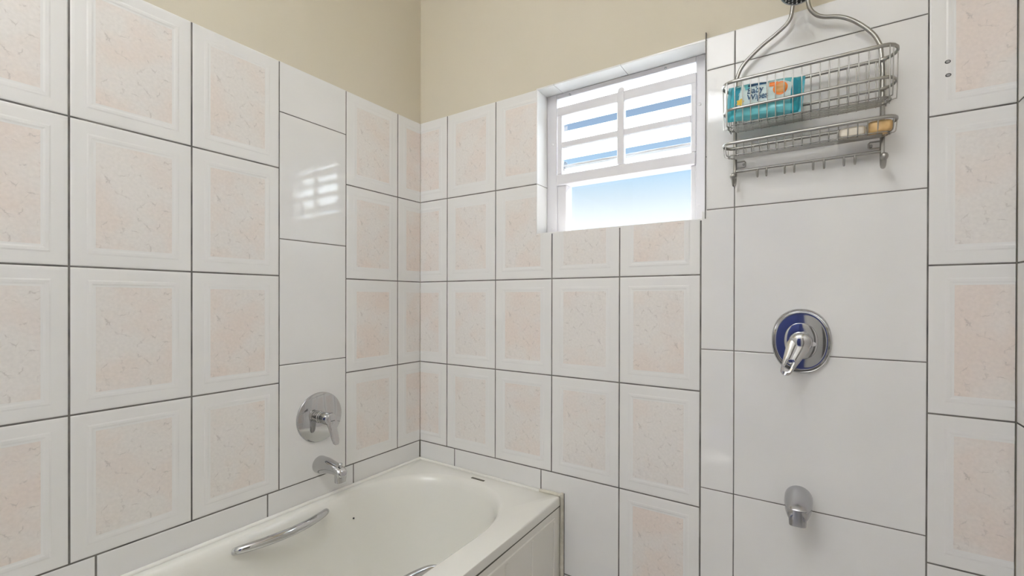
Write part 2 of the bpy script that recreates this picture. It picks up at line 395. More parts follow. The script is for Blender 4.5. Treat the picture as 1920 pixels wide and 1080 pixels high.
# window wall
CX = [0.158, 0.4116, 0.6648, 0.9207, 1.1748]
for i in range(4):
    z0, z1 = ROWS[i], ROWS[i+1]
    tile('B', -0.0955, 0.158, z0, z1, keep=[(0.0012, 0.158, z0, z1)])
    tile('B', CX[0], CX[1], z0, z1, flip=(i == 2))
    if i < 2:
        for k in (1, 2, 3): tile('B', CX[k], CX[k+1], z0, z1, flip=(i == 1 and k > 1))
    elif i == 2:
        tile('B', CX[1], CX[2], z0, z1, keep=[(CX[1], WX0-0.0025, z0, z1), (WX0-0.0025, CX[2], z0, WZ0-0.002)])
        for k in (2, 3): tile('B', CX[k], CX[k+1], z0, z1, keep=[(CX[k], CX[k+1], z0, WZ0-0.002)])
    else:
        tile('B', CX[1], CX[2], z0, z1, keep=[(CX[1], WX0-0.0025, z0, z1)])
for z0, z1 in ((-0.60, -0.355), (-0.355, 0.0625), (0.0625, 0.4797), (0.4797, 0.898), (0.898, 1.315), (1.315, 1.4135)):
    tile('B', 1.1762 if z1 < 1.0 and z0 < 0.8 else 1.1893, 1.2671, z0, z1, 'white', joint=0.0028)
    tile('B', 1.2671, 1.6872, z0, z1, 'white', joint=0.0028)
for z0, z1 in ((-0.709, -0.355), (-0.355, -0.0008), (-0.0008, 0.358), (0.358, 0.712), (0.712, 1.067), (1.067, 1.4215)):
    tile('B', 1.6872, 1.9407, z0, z1, keep=[(1.6872, XR-0.0015, max(z0, ZF), z1)], joint=0.004)
tile('B', 0.001, 0.2013, -0.11, 0.0, 'white'); tile('B', 0.2013, 0.6210, -0.11, 0.0, 'white')
tile('B', 0.6210, 0.9207, -0.3553, 0.0, 'white'); tile('B', CX[3], CX[4], -0.3553, 0.0)
tile('B', 0.6210, 0.9207, -0.60, -0.3553, 'white'); tile('B', CX[3], CX[4], -0.709, -0.3553, keep=[(CX[3], CX[4], ZF, -0.3553)])
# right wall
for z0, z1 in ((-0.709, -0.355), (-0.355, -0.0008), (-0.0008, 0.358), (0.358, 0.712), (0.712, 1.067), (1.067, 1.4215)):
    for k in range(6):
        a = 0.0015+k*TW
        tile('C', a, a+TW, z0, z1, keep=[(a, a+TW, max(z0, ZF), z1)] if z0 < ZF else None, joint=0.004)
# tiles lining the window recess
def rtile(x0, x1, y0, y1, z0, z1): MB().bbox(x0, x1, y0, y1, z0, z1, 0.0008).build('tile', M['tile_white'], wb)
YR = 0.145
for z0, z1 in ((WZ0, 1.0562), (1.0588, WZ1)): rtile(WX0-0.006, WX0, 0.0012, YR, z0, z1); rtile(WX1, WX1+0.006, 0.0012, YR, z0, z1)
for x0, x1 in ((WX0-0.005, 0.6682), (0.6702, 0.9205), (0.9225, WX1+0.005)):
    rtile(x0, x1, 0.0012, YR, WZ1, WZ1+0.006)
for x0, x1 in ((WX0-0.005, 0.79), (0.792, 0.999), (1.001, WX1+0.005)): rtile(x0, x1, 0.0012, YR, WZ0-0.006, WZ0)
# dark bead of old filler down the right edge of the recess, and two drilled plugs in the tile by the right wall
MB().box(WX1+0.0002, WX1+0.0026, -0.0016, 0.0055, 0.872, 1.430).build('filler_bead', M['grout'], wb)
for (x, z) in ((1.7207, 1.1895), (1.7217, 1.1579)):
    p = MB().lathe([(0.0052, 0.0), (0.0052, 0.0012), (0.0036, 0.0014)], (x, -0.0001, z), (0, -1, 0), 20, s1=0.8, cap1=False).build('wall_plug', M['black'], wb, 40)
    MB().lathe([(0.0036, 0.0006), (0.0001, 0.0006)], (x, -0.0001, z), (0, -1, 0), 16, s1=0.8, cap0=False).build('plug_hole', M['grey_plastic'], p)

# ------------------------------------------------------------------ window
wn = thing('window_1', (WX0, 0.075, WZ0), 'small white framed window with glass louvres above a clear pane', 'window', kind='structure')
FY0, FY1 = 0.075, 0.128
wp = M['white_paint']
MB().bbox(WX0+0.0005, 0.644, FY0, FY1, WZ0+0.0005, WZ1-0.0005, 0.002).build('frame_post', wp, wn)
MB().bbox(1.1445, WX1-0.0005, FY0, FY1, WZ0+0.0005, WZ1-0.0005, 0.002).build('frame_post', wp, wn)
MB().bbox(0.644, 1.1445, FY0, FY1, 1.388, WZ1-0.0005, 0.002).build('frame_header', wp, wn)
MB().bbox(0.644, 1.1445, FY0, FY1, WZ0+0.0005, 0.884, 0.002).build('frame_sill', wp, wn)
# sub-frame stops beside the clear pane
MB().bbox(0.644, 0.682, FY0+0.005, FY1, 0.884, 1.060, 0.002).build('pane_stile', wp, wn)
MB().bbox(1.1285, 1.1445, FY0+0.005, FY1, 0.884, 1.060, 0.002).build('pane_stile', wp, wn)
MB().bbox(0.6445, 1.144, FY0-0.006, FY1, 1.060, 1.1005, 0.003).build('middle_rail', wp, wn)
MB().bbox(0.682, 1.1285, FY1-0.012, FY1-0.008, 0.884, 1.060, 0.0005).build('pane', M['clear'], wn)
# security grille of flat bars in front of the louvres
GY0, GY1 = 0.070, 0.084
MB().bbox(0.648, 0.668, GY0, GY1, 1.1005, 1.352, 0.002).build('grille_stile', wp, wn)
MB().bbox(1.130, 1.146, GY0, GY1, 1.1005, 1.352, 0.002).build('grille_stile', wp, wn)
MB().bbox(0.648, 1.146, GY0-0.001, GY1, 1.3190, 1.3530, 0.002).build('grille_bar', wp, wn)
MB().bbox(0.668, 1.130, GY0-0.001, GY1, 1.1985, 1.2205, 0.002).build('grille_bar', wp, wn)
mu = MB().bbox(0.8845, 0.911, GY0-0.003, GY1+0.001, 1.1005, 1.352, 0.003).build('mullion', wp, wn)
MB().lathe([(0.012, 0), (0.012, 0.008), (0.007, 0.012)], (0.898, GY0+0.009, 1.356), (0, -1, 0), 24).build('latch', wp, mu, 40)
for x in (0.70, 1.05): MB().lathe([(0.0035, 0), (0.003, 0.006), (0.001, 0.008)], (x, FY0+0.001, 1.393), (0, -1, 0), 12).build('screw_hook', M['satin'], wn, 40)
for z in (0.93, 1.25): 
    MB().lathe([(0.005, 0), (0.005, 0.0015), (0.003, 0.002)], (1.156, FY0+0.0002, z), (0, -1, 0), 14).build('screw', wp, wn, 40)
    MB().lathe([(0.004, 0), (0.004, 0.0015), (0.002, 0.002)], (0.6255, FY0+0.0002, z-0.03), (0, -1, 0), 14).build('screw', wp, wn, 40)
# louvre slats: inner edge high, outer edge low
YI, YO = 0.132, 0.186
def slat(zt, zb):
    t = 0.0015
    n = Vector((0, zt-zb, YO-YI)).normalized()*t
    V = []
    for s in (-1, 1):
        for (y, z) in ((YI, zt), (YO, zb)):
            for x in (0.6085, 1.1795): V.append((x, y+s*n.y, z+s*n.z))
    MB().add(V, [(0, 1, 3, 2), (4, 6, 7, 5), (0, 4, 5, 1), (2, 3, 7, 6), (0, 2, 6, 4), (1, 5, 7, 3)]).build('glass_slat', M['frosted'], wn)
slat(1.3980, 1.3335); slat(1.2830, 1.1925); slat(1.1370, 1.1070)
for zc_ in (1.3000, 1.1566):                       # metal clips holding the slat ends
    for x in (0.6435, 1.1405): MB().bbox(x, x+0.004, 0.129, 0.158, zc_-0.03, zc_+0.012, 0.001).build('slat_clip', M['satin'], wn)
MB().bbox(0.6445, 1.144, 0.1285, 0.150, 1.1435, 1.1519, 0.001).build('slat_stop', M['grey_plastic'], wn)

# ------------------------------------------------------------------ bathtub
tb = thing('bathtub', (0.35, -0.85, ZF), 'cream white bathtub built into the tiled corner under the window', 'bathtub')
RZ = -0.078; TX0, TX1, TY0, TY1 = 0.002, 0.704, -0.002, -1.700
tcx = 0.335
def outline(a, b1, yA, yB, z, n=2.3, N=112):
    pts = []
    for k in range(N):
        t = 2*math.pi*k/N; c, s = math.cos(t), math.sin(t)
        x = tcx + a*math.copysign(abs(c)**(2/n), c)
        y = (yA if s >= 0 else yB) + b1*math.copysign(abs(s)**(2/n), s)
        pts.append(Vector((x, y, z)))
    return pts
N = 112
inner = outline(0.297, 0.335, -0.40, -1.30, RZ)
ctr = Vector((tcx, -0.85, RZ)); outer = []
for p in inner:
    d = p-ctr; ts = []
    if d.x > 1e-9: ts.append((TX1-ctr.x)/d.x)
    if d.x < -1e-9: ts.append((TX0-ctr.x)/d.x)
    if d.y > 1e-9: ts.append((TY0-ctr.y)/d.y)
    if d.y < -1e-9: ts.append((TY1-ctr.y)/d.y)
    outer.append(ctr+d*min(ts))
for cx, cy in ((TX0, TY0), (TX1, TY0), (TX0, TY1), (TX1, TY1)):
    i = min(range(N), key=lambda k: (outer[k]-Vector((cx, cy, RZ))).length); outer[i] = Vector((cx, cy, RZ))
def ins(p, e, z):       # move the outer ring in by e and to height z
    return Vector((min(max(p.x, TX0+e), TX1-e), min(max(p.y, TY1+e), TY0-e), z))
rings = [[ins(p, 0.006, RZ-0.034) for p in outer], [ins(p, 0.0, RZ-0.032) for p in outer], [ins(p, 0.0, RZ-0.006) for p in outer], [ins(p, 0.0018, RZ-0.0018) for p in outer], [ins(p, 0.006, RZ) for p in outer]]
rings += [outline(0.297, 0.335, -0.40, -1.30, RZ), outline(0.292, 0.329, -0.40, -1.30, RZ-0.0015), outline(0.286, 0.321, -0.40, -1.30, RZ-0.006),
          outline(0.280, 0.312, -0.40, -1.30, RZ-0.016), outline(0.274, 0.302, -0.40, -1.30, RZ-0.036), outline(0.266, 0.29, -0.40, -1.29, RZ-0.09),
          outline(0.250, 0.265, -0.40, -1.27, RZ-0.20), outline(0.232, 0.24, -0.40, -1.25, RZ-0.31), outline(0.215, 0.22, -0.40, -1.22, RZ-0.36),
          outline(0.185, 0.19, -0.40, -1.2, RZ-0.39), outline(0.12, 0.12, -0.40, -1.2, RZ-0.40)]
def splay(p, k): return Vector((p[0]+k*min(-p[1], 0.8), p[1], p[2])) if p[0] > 0.66 else Vector(p)
rings[0] = [Vector((min(p.x, 0.690), p.y, p.z)) for p in rings[0]]
for q, kk in ((0, 0.016), (1, 0.018), (2, 0.028), (3, 0.030), (4, 0.030)): rings[q] = [splay(p, kk) for p in rings[q]]
mb = MB(); mb.loft(rings, False, True)
mb.f = [tuple(reversed(f)) for f in mb.f] if False else mb.f
shell = mb.build('shell', M['tub'], tb, 50)
# apron with raised ribs
def wb_(m, k=0.016): m.v = [tuple(splay(p, k)) for p in m.v]; return m
apm = MB()
for a, b in ((-0.80, -0.003), (-1.690, -0.80)): apm.box(0.690, 0.7025, a, b, ZF+0.001, RZ-0.0375)
ap = wb_(apm).build('front_panel', M['apron'], tb)
sm = MB()  # dark strip standing in for the shadow in the joint under the lip
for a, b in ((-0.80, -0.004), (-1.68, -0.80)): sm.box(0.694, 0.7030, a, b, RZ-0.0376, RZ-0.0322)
wb_(sm, 0.0165).build('seam_shadow', M['dark'], tb)
def rib(y0, y1, z0, z1): wb_(MB().bbox(0.7000, 0.7062, y0, y1, z0, z1, 0.0025)).build('rib', M['apron'], ap)
for zz in (-0.150, -0.56): rib(-0.80, -0.044, zz, zz+0.012); rib(-1.62, -0.80, zz, zz+0.012)
k = 0
for y in (-0.199, -0.3527, -0.506, -0.66, -0.813, -0.967, -1.12, -1.273, -1.427, -1.58): rib(y-0.006, y+0.006, -0.548, -0.150)
rib(-0.056, -0.044, -0.548, -0.150)
# sealant bead: along both walls and down the joint beside the apron
MB().tube([(0.0092, -1.69, RZ+0.001), (0.0092, -0.010, RZ+0.001)], 0.0080, 8).build('sealant', M['tub'], tb, 60)
MB().tube([(0.010, -0.0085, RZ+0.001), (0.62, -0.0085, RZ+0.001)], 0.0072, 8).build('sealant', M['tub'], tb, 60)
sl = MB().tube(spline([(0.62, -0.0075, RZ+0.003), (0.67, -0.008, RZ+0.006), (0.708, -0.008, RZ+0.004)], 5), 0.006, 8).build('sealant', M['sealant'], tb, 60)
MB().bbox(0.7052, 0.7178, -0.010, -0.0005, ZF+0.001, RZ+0.014, 0.003).build('sealant_strip', M['sealant'], tb)
MB().box(0.7178, 0.7194, -0.003, -0.0005, ZF+0.01, RZ+0.012).build('mould_line', M['grout'], tb)
MB().bbox(0.334, 0.396, -0.0545, -0.044, RZ-0.001, RZ+0.0016, 0.0006).build('overflow_slot', M['dark'], tb)['label'] = 'small dark slot on the rim'
# chrome grab handles
def handle(side):
    s = 1 if side < 0 else -1; X = lambda x: x if side < 0 else 2*tcx-x
    dy = 0.0 if side < 0 else -0.035
    dx = 0.0 if side < 0 else -0.012
    pts = [(X(0.048+dx), -0.806+dy, RZ-0.036), (X(0.061+dx), -0.803+dy, RZ-0.029), (X(0.077+dx), -0.785+dy, RZ-0.024), (X(0.094+dx), -0.735+dy, RZ-0.022), (X(0.101+dx), -0.67+dy, RZ-0.022), (X(0.098+dx), -0.605+dy, RZ-0.022),
           (X(0.085+dx), -0.545+dy, RZ-0.021), (X(0.070+dx), -0.516+dy, RZ-0.023), (X(0.052+dx), -0.503+dy, RZ-0.034)]
    P = spline(pts, 6); m = len(P)
    R = [0.0095+0.0042*math.sin(math.pi*i/(m-1)) for i in range(m)]
    h = MB().tube(P, R, 14, up=(0, 0, 1)).build('grab_handle', M['chrome'], tb, 60); h['label'] = 'curved chrome grab handle'
    for e in (pts[0], pts[-1]): MB().lathe([(0.014, -0.004), (0.014, 0.002), (0.010, 0.005)], e, (s, 0, 0.15), 20).build('handle_foot', M['chrome'], h, 40)
handle(-1); handle(1)
MB().lathe([(0.0028, -0.002), (0.0028, 0.0012), (0.001, 0.0018)], (0.0715, -0.4035, -0.168), (1, 0.05, 0.12), 12).build('screw_hole', M['black'], tb)
MB().lathe([(0.03, 0), (0.03, 0.003), (0.02, 0.004), (0.004, 0.002)], (tcx, -0.42, RZ-0.3995), (0, 0, 1), 28).build('drain', M['chrome'], tb, 40)

# ------------------------------------------------------------------ bath mixer on the left wall
va = thing('bath_mixer', (0, -0.4946, 0.210), 'round chrome bath mixer plate with a lever on the left wall', 'mixer tap')
VA = (0, -0.4946, 0.210)
MB().lathe([(0.0875, 0.0), (0.0875, 0.0035), (0.0862, 0.0055), (0.083, 0.0065), (0.024, 0.0085)], VA, (1, 0, 0), 64).build('wall_plate', M['chrome'], va, 35)
MB().lathe([(0.0215, 0.007), (0.0215, 0.012), (0.0195, 0.013), (0.0195, 0.020), (0.0185, 0.0205), (0.0185, 0.023), (0.0195, 0.0235), (0.0195, 0.036), (0.018, 0.0365), (0.018, 0.039), (0.0205, 0.040), (0.0205, 0.066), (0.0195, 0.070), (0.016, 0.0715)], VA, (1, 0, 0), 36).build('body', M['chrome'], va, 30)
# flat lever blade hanging from the body
rr = []
for s, w, x, t in ((0.0, 0.008, 0.066, 0.006), (0.006, 0.0165, 0.067, 0.008), (0.02, 0.0195, 0.0675, 0.0085), (0.034, 0.0185, 0.068, 0.008), (0.05, 0.0155, 0.071, 0.0055), (0.07, 0.0145, 0.076, 0.0042), (0.09, 0.0138, 0.081, 0.0038), (0.102, 0.0115, 0.084, 0.0034), (0.108, 0.006, 0.0855, 0.0025)):
    z = 0.232-s; y = -0.4946+0.08*s
    rr.append([Vector((x+t*math.copysign(abs(math.cos(a))**0.5, math.cos(a)), y+w*math.copysign(abs(math.sin(a))**0.6, math.sin(a)), z)) for a in [2*math.pi*k/20 for k in range(20)]])
lv = MB().loft(rr).build('lever', M['chrome'], va, 50)
MB().box(0.0757, 0.0768, -0.500, -0.486, 0.2055, 0.2072).build('lever_mark', M['black'], lv)
# spout
sa = thing('bath_spout', (0, -0.492, 0.041), 'tapered chrome bath spout with diverter knob, below the round mixer', 'spout')
def spout(o, ax, r0, L, name_mat, parent, knob=True, S=None):
    ax = Vector(ax); sd = Vector((0, 0, 1)).cross(ax)
    up = Vector((0, 0, 1)); o = Vector(o); rings = []
    S = S or [(0, r0*0.99, r0*0.99, 0), (0.004, r0, r0, 0), (0.012, r0, r0*0.99, 0), (0.035, r0*0.90, r0*0.86, 0.002), (0.065, r0*0.76, r0*0.70, 0.003), (0.09, r0*0.68, r0*0.60, 0.002), (0.105, r0*0.66, r0*0.56, 0.0), (0.118, r0*0.63, r0*0.52, -0.004), (0.128, r0*0.56, r0*0.42, -0.008), (0.133, r0*0.40, r0*0.26, -0.011)]
    for d, w, h, dz in S:
        d *= L/0.133; ring = []
        for k in range(28):
            a = 2*math.pi*k/28; c, s = math.cos(a), math.sin(a)
            n = 1.0 if d < 0.02 else 0.8
            ring.append(o+ax*d+sd*w*math.copysign(abs(c)**n, c)+up*(h*math.copysign(abs(s)**n, s)+dz))
        rings.append(ring)
    MB().loft(rings).build('body', name_mat, parent, 45)
    # down-turned outlet
    e = o+ax*(L*0.86)
    nz = MB(); R = []
    for dz, w, dd in ((0.002, r0*0.62, r0*0.42), (-0.018, r0*0.62, r0*0.45), (-0.030, r0*0.60, r0*0.46), (-0.037, r0*0.58, r0*0.45), (-0.037, r0*0.46, r0*0.34), (-0.030, r0*0.44, r0*0.32)):
        R.append([e+up*dz+sd*w*math.copysign(abs(math.cos(a))**0.6, math.cos(a))+ax*dd*math.copysign(abs(math.sin(a))**0.6, math.sin(a)) for a in [2*math.pi*k/24 for k in range(24)]])
    nz.loft(R).build('outlet', name_mat, parent, 35)
    if knob:
        kb = MB().lathe([(0.0035, 0), (0.0035, 0.008), (0.0075, 0.009), (0.0078, 0.013), (0.006, 0.015)], e+up*(r0*0.50-0.004), (0, 0, 1), 18).build('diverter_knob', name_mat, parent, 40)
spout((0, -0.492, 0.041), (1, 0, 0), 0.0305, 0.135, M['chrome'], sa)

# ------------------------------------------------------------------ shower mixer on the white panel
vb = thing('shower_mixer', (1.4317, 0, 0.518), 'chrome shower mixer with rounded plate and slotted lever on the white panel', 'mixer tap')
VB = Vector((1.4317, 0, 0.518))
def ov(sc, y, N=72, a_=0.0690, b_=0.0870, n_=2.2):
    P = []
    for k in range(N):
        t = 2*math.pi*k/N; c, s = math.cos(t), math.sin(t)
        P.append(VB+Vector((a_*sc*math.copysign(abs(c)**(2/n_), c), -y, b_*sc*math.copysign(abs(s)**(2/n_), s))))
    return P
MB().loft([ov(1, 0.0), ov(1, 0.006), ov(0.985, 0.0105), ov(0.955, 0.0125), ov(0.915, 0.0115), ov(0.885, 0.0088), ov(0.865, 0.0084), ov(0.80, 0.0088), ov(0.70, 0.0093), ov(0.58, 0.0097), ov(0.40, 0.0100)]).build('wall_plate', M['chrome'], vb, 40)
MB().loft([ov(0.56, 0.0105), ov(0.555, 0.0175), ov(0.54, 0.0192), ov(0.50, 0.0198), ov(0.40, 0.0202), ov(0.30, 0.0204)]).build('cover_disc', M['chrome'], vb, 40)
MB().lathe([(0.027, 0.02), (0.027, 0.045), (0.0262, 0.052), (0.023, 0.058), (0.016, 0.062), (0.006, 0.0635)], VB, (0, -1, 0), 36).build('hub', M['chrome'], vb, 40)
# slotted lever
L0 = VB+Vector((0.001, -0.052, 0.006)); L1 = Vector((1.3960, -0.080, 0.4325))
d = (L1-L0); LL = d.length; d.normalize(); sdv = d.cross(Vector((0, -1, 0))).normalized(); nv = sdv.cross(d).normalized()
if nv.y > 0: nv = -nv
mb = MB(); n = 36
def wo_(s):
    if s < 0.02: return 0.0262*math.sqrt(max(0, 1-((0.02-s)/0.027)**2))
    w = 0.0262+(0.0128-0.0262)*min(1, (s-0.02)/(LL-0.03)); e = LL-s
    if e < 0.012: w *= math.sqrt(max(0, 1-((0.012-e)/0.012)**2))
    return max(w, 0.0006)
def wi_(s):
    a, b = LL-0.044, LL-0.010
    if s <= a or s >= b: return 0
    m = min(s-a, b-s, 0.006)/0.006; return 0.0066*math.sqrt(1-(1-m)**2)
ss = [-0.006+(LL+0.006)*i/n for i in range(n)]+[LL-0.0005]
for sg in (-1, 1):
    rg = []
    for s in ss:
        a, b = wi_(s), wo_(s); th = 0.0062-0.0022*max(0, s)/LL; hh = 0.0025
        q = [(a, th*0.9), ((a+b)/2, th*1.0+0.001), (b-0.25*(b-a), th*0.9), (b, hh*0.3), (b-0.15*(b-a), -hh), (a, -hh)]
        rg.append([L0+d*s+sdv*sg*x+nv*t for x, t in q])
    if sg < 0: rg = [r[::-1] for r in rg]
    mb.loft(rg)
mb.build('lever', M['chrome'], vb, 50)
MB().lathe([(0.006, 0.0), (0.0058, 0.002), (0.004, 0.003)], VB+Vector((0.028, -0.0205, -0.006)), (0, -1, 0), 16).build('indicator', M['white_paint'], vb, 40)
sb = thing('tub_spout', (1.4278, 0, 0.09), 'short satin grey spout low on the white panel below the shower mixer', 'spout')
r0 = 0.0325
spout((1.4278, 0, 0.092), (0, -1, 0), r0, 0.105, M['satin'], sb, False, [(q*0.133/0.105, w*r0, h*r0, dz) for q, w, h, dz in
      ((0, 0.99, 0.99, 0), (0.004, 1, 1, 0), (0.015, 1, 1, 0), (0.04, 0.98, 0.95, -0.002), (0.065, 0.90, 0.82, -0.005), (0.085, 0.78, 0.66, -0.008), (0.098, 0.68, 0.5, -0.011), (0.104, 0.5, 0.3, -0.014))])

# ------------------------------------------------------------------ shower head
sh = thing('overhead_shower', (1.427, 0, 1.50), 'dark nozzled shower head cut off by the top edge, above the wire caddy', 'shower head')
MB().lathe([(0.028, 0), (0.028, 0.004), (0.020, 0.010), (0.011, 0.012)], (1.427, -0.0002+PD, 1.505), (0, -1, 0), 32).build('flange', M['chrome'], sh, 40)
AP = spline([(1.427, 0.004, 1.505), (1.427, -0.04, 1.504), (1.427, -0.08, 1.494), (1.427, -0.112, 1.470), (1.427, -0.126, 1.449)], 6)
MB().tube(AP, 0.0095, 16).build('arm', M['chrome'], sh, 60)
HN = Vector((0, -0.42, -0.907)).normalized(); HC = Vector((1.427, -0.1405, 1.392))
MB().lathe([(0.011, -0.058), (0.014, -0.05), (0.013, -0.04), (0.020, -0.030), (0.034, -0.016), (0.0405, -0.008), (0.042, 0.0), (0.0405, 0.003), (0.037, 0.004)], HC, HN, 44).build('head', M['satin'], sh, 40)
fc = MB().lathe([(0.0372, 0.0035), (0.036, 0.0050), (0.002, 0.0062)], HC, HN, 40).build('face', M['black'], sh, 40)
ea = HN.cross(Vector((1, 0, 0))).normalized(); nzm = None
for rr_, cnt in ((0.0, 1), (0.009, 6), (0.018, 12), (0.027, 18), (0.033, 22)):
    for k in range(cnt):
        a = 2*math.pi*k/cnt; p = HC+Vector((1, 0, 0))*rr_*math.cos(a)+ea*rr_*math.sin(a)+HN*0.0048
        if nzm is None:
            nzm = MB().lathe([(0.0019, 0), (0.0017, 0.002), (0.0010, 0.0026)], (0, 0, 0), HN, 8).mesh('nozzle', M['grey_plastic'], 40)
        o = bpy.data.objects.new('nozzle', nzm); col.objects.link(o); o.parent = fc; o.location = p+Vector((0, 0, Z0))-worigin(fc)

# ------------------------------------------------------------------ shower caddy
cd = thing('shower_caddy', (1.4345, -0.03, 0.955), 'silver wire shower caddy with two baskets hanging from the shower arm', 'shower caddy')
cm = M['caddy']; CYB = -0.026
hl = [(1.4270, CYB, 1.5225), (1.4120, CYB, 1.5165), (1.4075, CYB, 1.500), (1.4085, CYB, 1.475), (1.4100, CYB, 1.44), (1.4098, CYB, 1.411), (1.4016, CYB, 1.379), (1.3719, CYB, 1.354), (1.3317, CYB, 1.328), (1.2900, CYB, 1.290), (1.2735, CYB, 1.252), (1.2715, CYB, 1.21)]
hr = [(1.4270, CYB, 1.5225), (1.4420, CYB, 1.5165), (1.4465, CYB, 1.500), (1.4455, CYB, 1.475), (1.4440, CYB, 1.44), (1.4475, CYB, 1.401), (1.4612, CYB, 1.3775), (1.4785, CYB, 1.3646), (1.5111, CYB, 1.3535), (1.5374, CYB, 1.3364), (1.5630, CYB, 1.3105), (1.5829, CYB, 1.2829), (1.5945, CYB, 1.255), (1.5985, CYB, 1.21)]
for pts, x in ((hl, 1.2715), (hr, 1.5990)):
    body = spline(pts[:-1], 6)
    body += [Vector((x, CYB, z)) for z in (1.20, 1.14, 1.08, 1.02, 0.985)]
    body += spline([(x, CYB, 0.972), (x, CYB-0.005, 0.959), (x, CYB-0.017, 0.9520), (x, CYB-0.031, 0.957), (x, CYB-0.038, 0.971)], 5)
    hp = MB().tube(body, 0.0050, 12, up=None).build('hanger_tube', cm, cd, 60)
    s = 1 if x < 1.4 else -1
    MB().lathe([(0.0060, -0.007), (0.0080, -0.002), (0.0080, 0.002), (0.0060, 0.007), (0.002, 0.009)], (x, CYB-0.038, 0.972), (0, -0.4, 0.9), 16).build('hook_knob', cm, hp, 50)
    # small wire loop against the wall
    lp = [(x+s*0.004, CYB, 1.0195), (x+s*0.024, CYB-0.001, 1.0195), (x+s*0.0265, CYB, 1.0165), (x+s*0.0265, CYB, 1.0065), (x+s*0.024, CYB, 1.0035), (x+s*0.004, CYB, 1.0035)]
    MB().tube(lp, 0.0021, 8).build('wall_stop', cm, hp, 60)
    MB().lathe([(0.0035, 0), (0.0035, 0.022)], (x+s*0.022, CYB+0.0005, 1.0115), (0, 1, 0), 12).build('stop_pad', M['grey_plastic'], hp, 40)
def stadium(x0, x1, y0, y1, z, n=8):
    r = (y0-y1)/2; P = []; yc = (y0+y1)/2
    for k in range(n+1):
        a = math.pi/2-math.pi*k/n; P.append((x1-r*0.8+r*0.8*math.cos(a), yc+r*math.sin(a), z))
    m = 10
    for i in range(1, m): P.append((x1-r*0.8+(x0+r*0.8-(x1-r*0.8))*i/m, y1, z))
    for k in range(n+1):
        a = -math.pi/2-math.pi*k/n; P.append((x0+r*0.8+r*0.8*math.cos(a), yc+r*math.sin(a), z))
    for i in range(1, m): P.append((x0+r*0.8+(x1-r*0.8-(x0+r*0.8))*i/m, y0, z))
    return P
YB0 = CYB-0.0065
def basket(name, x0, x1, yf, ztop, zmid, zbot, wires, botlines, rt):
    bk = MB().tube(stadium(x0, x1, YB0, yf, ztop), rt, 10, closed=True, flat=0.62, up=(0, 0, 1)).build(name, cm, cd, 60)
    if zmid: MB().tube(stadium(x0+0.003, x1-0.003, YB0-0.001, yf+0.0035, zmid), rt*0.85, 10, closed=True, flat=0.6, up=(0, 0, 1)).build('rim', cm, bk, 60)
    mb = MB().tube(stadium(x0+0.012, x1-0.012, YB0-0.003, yf+0.012, zbot+0.002), 0.0017, 8, closed=True, up=(0, 0, 1)).build('bottom_ring', cm, bk, 60)
    r = (YB0-yf)/2
    w0 = spline([(0, YB0-0.001, ztop), (0, YB0-0.002, zbot+0.010), (0, YB0-0.010, zbot+0.001), (0, (YB0+yf)/2, zbot), (0, yf+0.014, zbot+0.001), (0, yf+0.005, zbot+0.010), (0, yf+0.0005, ztop)], 5)
    off = worigin(bk)-Vector((0, 0, Z0))
    wm = MB().tube(w0, 0.00125, 6).shift((0, -off.y, -off.z)).mesh('wire', cm, 60)
    for x in wires:
        o = bpy.data.objects.new('wire', wm); col.objects.link(o); o.parent = bk; o.location = (x-off.x, 0, 0)
    # wires round the two ends
    for sx, xe in ((1, x1), (-1, x0)):
        for a in (-50, 0, 50):
            a = math.radians(a); yc = (YB0+yf)/2; xc = xe-sx*r*0.8
            P = lambda k, z: (xc+sx*r*0.8*k*math.cos(a), yc+r*k*math.sin(a), z)
            MB().tube(spline([P(1, ztop), P(0.94, zbot+0.012), P(0.82, zbot+0.002), P(0.3, zbot)], 5), 0.00125, 6).build('wire', cm, bk, 60)
    for i in range(botlines):
        y = YB0-0.012+(yf+0.016-(YB0-0.012))*i/(botlines-1)
        MB().tube([(x0+0.028, y, zbot-0.002), ((x0+x1)/2, y, zbot-0.002), (x1-0.028, y, zbot-0.002)], 0.00125, 6).build('wire', cm, bk, 60)
    return bk
basket('upper_basket', 1.2470, 1.6228, -0.110, 1.2163, 1.1440, 1.1010, [1.3002+0.019*k for k in range(-2, 17)], 7, 0.0048)
basket('lower_basket', 1.2470, 1.6228, -0.088, 1.0580, None, 1.0260, [1.2812+0.019*k for k in range(0, 17)], 5, 0.0046)
rl = MB().tube([(1.2715, CYB, 0.9935), (1.35, CYB, 0.9938), (1.5, CYB, 0.9942), (1.599, CYB, 0.9945)], 0.0040, 10).build('hook_rail', cm, cd, 60)
for x in (1.3290, 1.3506, 1.3937, 1.4155, 1.4575, 1.4812, 1.5225, 1.5448):
    MB().tube(spline([(x, CYB-0.002, 0.992), (x, CYB-0.003, 0.978), (x, CYB-0.006, 0.9705), (x, CYB-0.012, 0.9695), (x, CYB-0.0165, 0.975), (x, CYB-0.018, 0.983)], 4), 0.0024, 8).build('small_hook', cm, cd, 60)

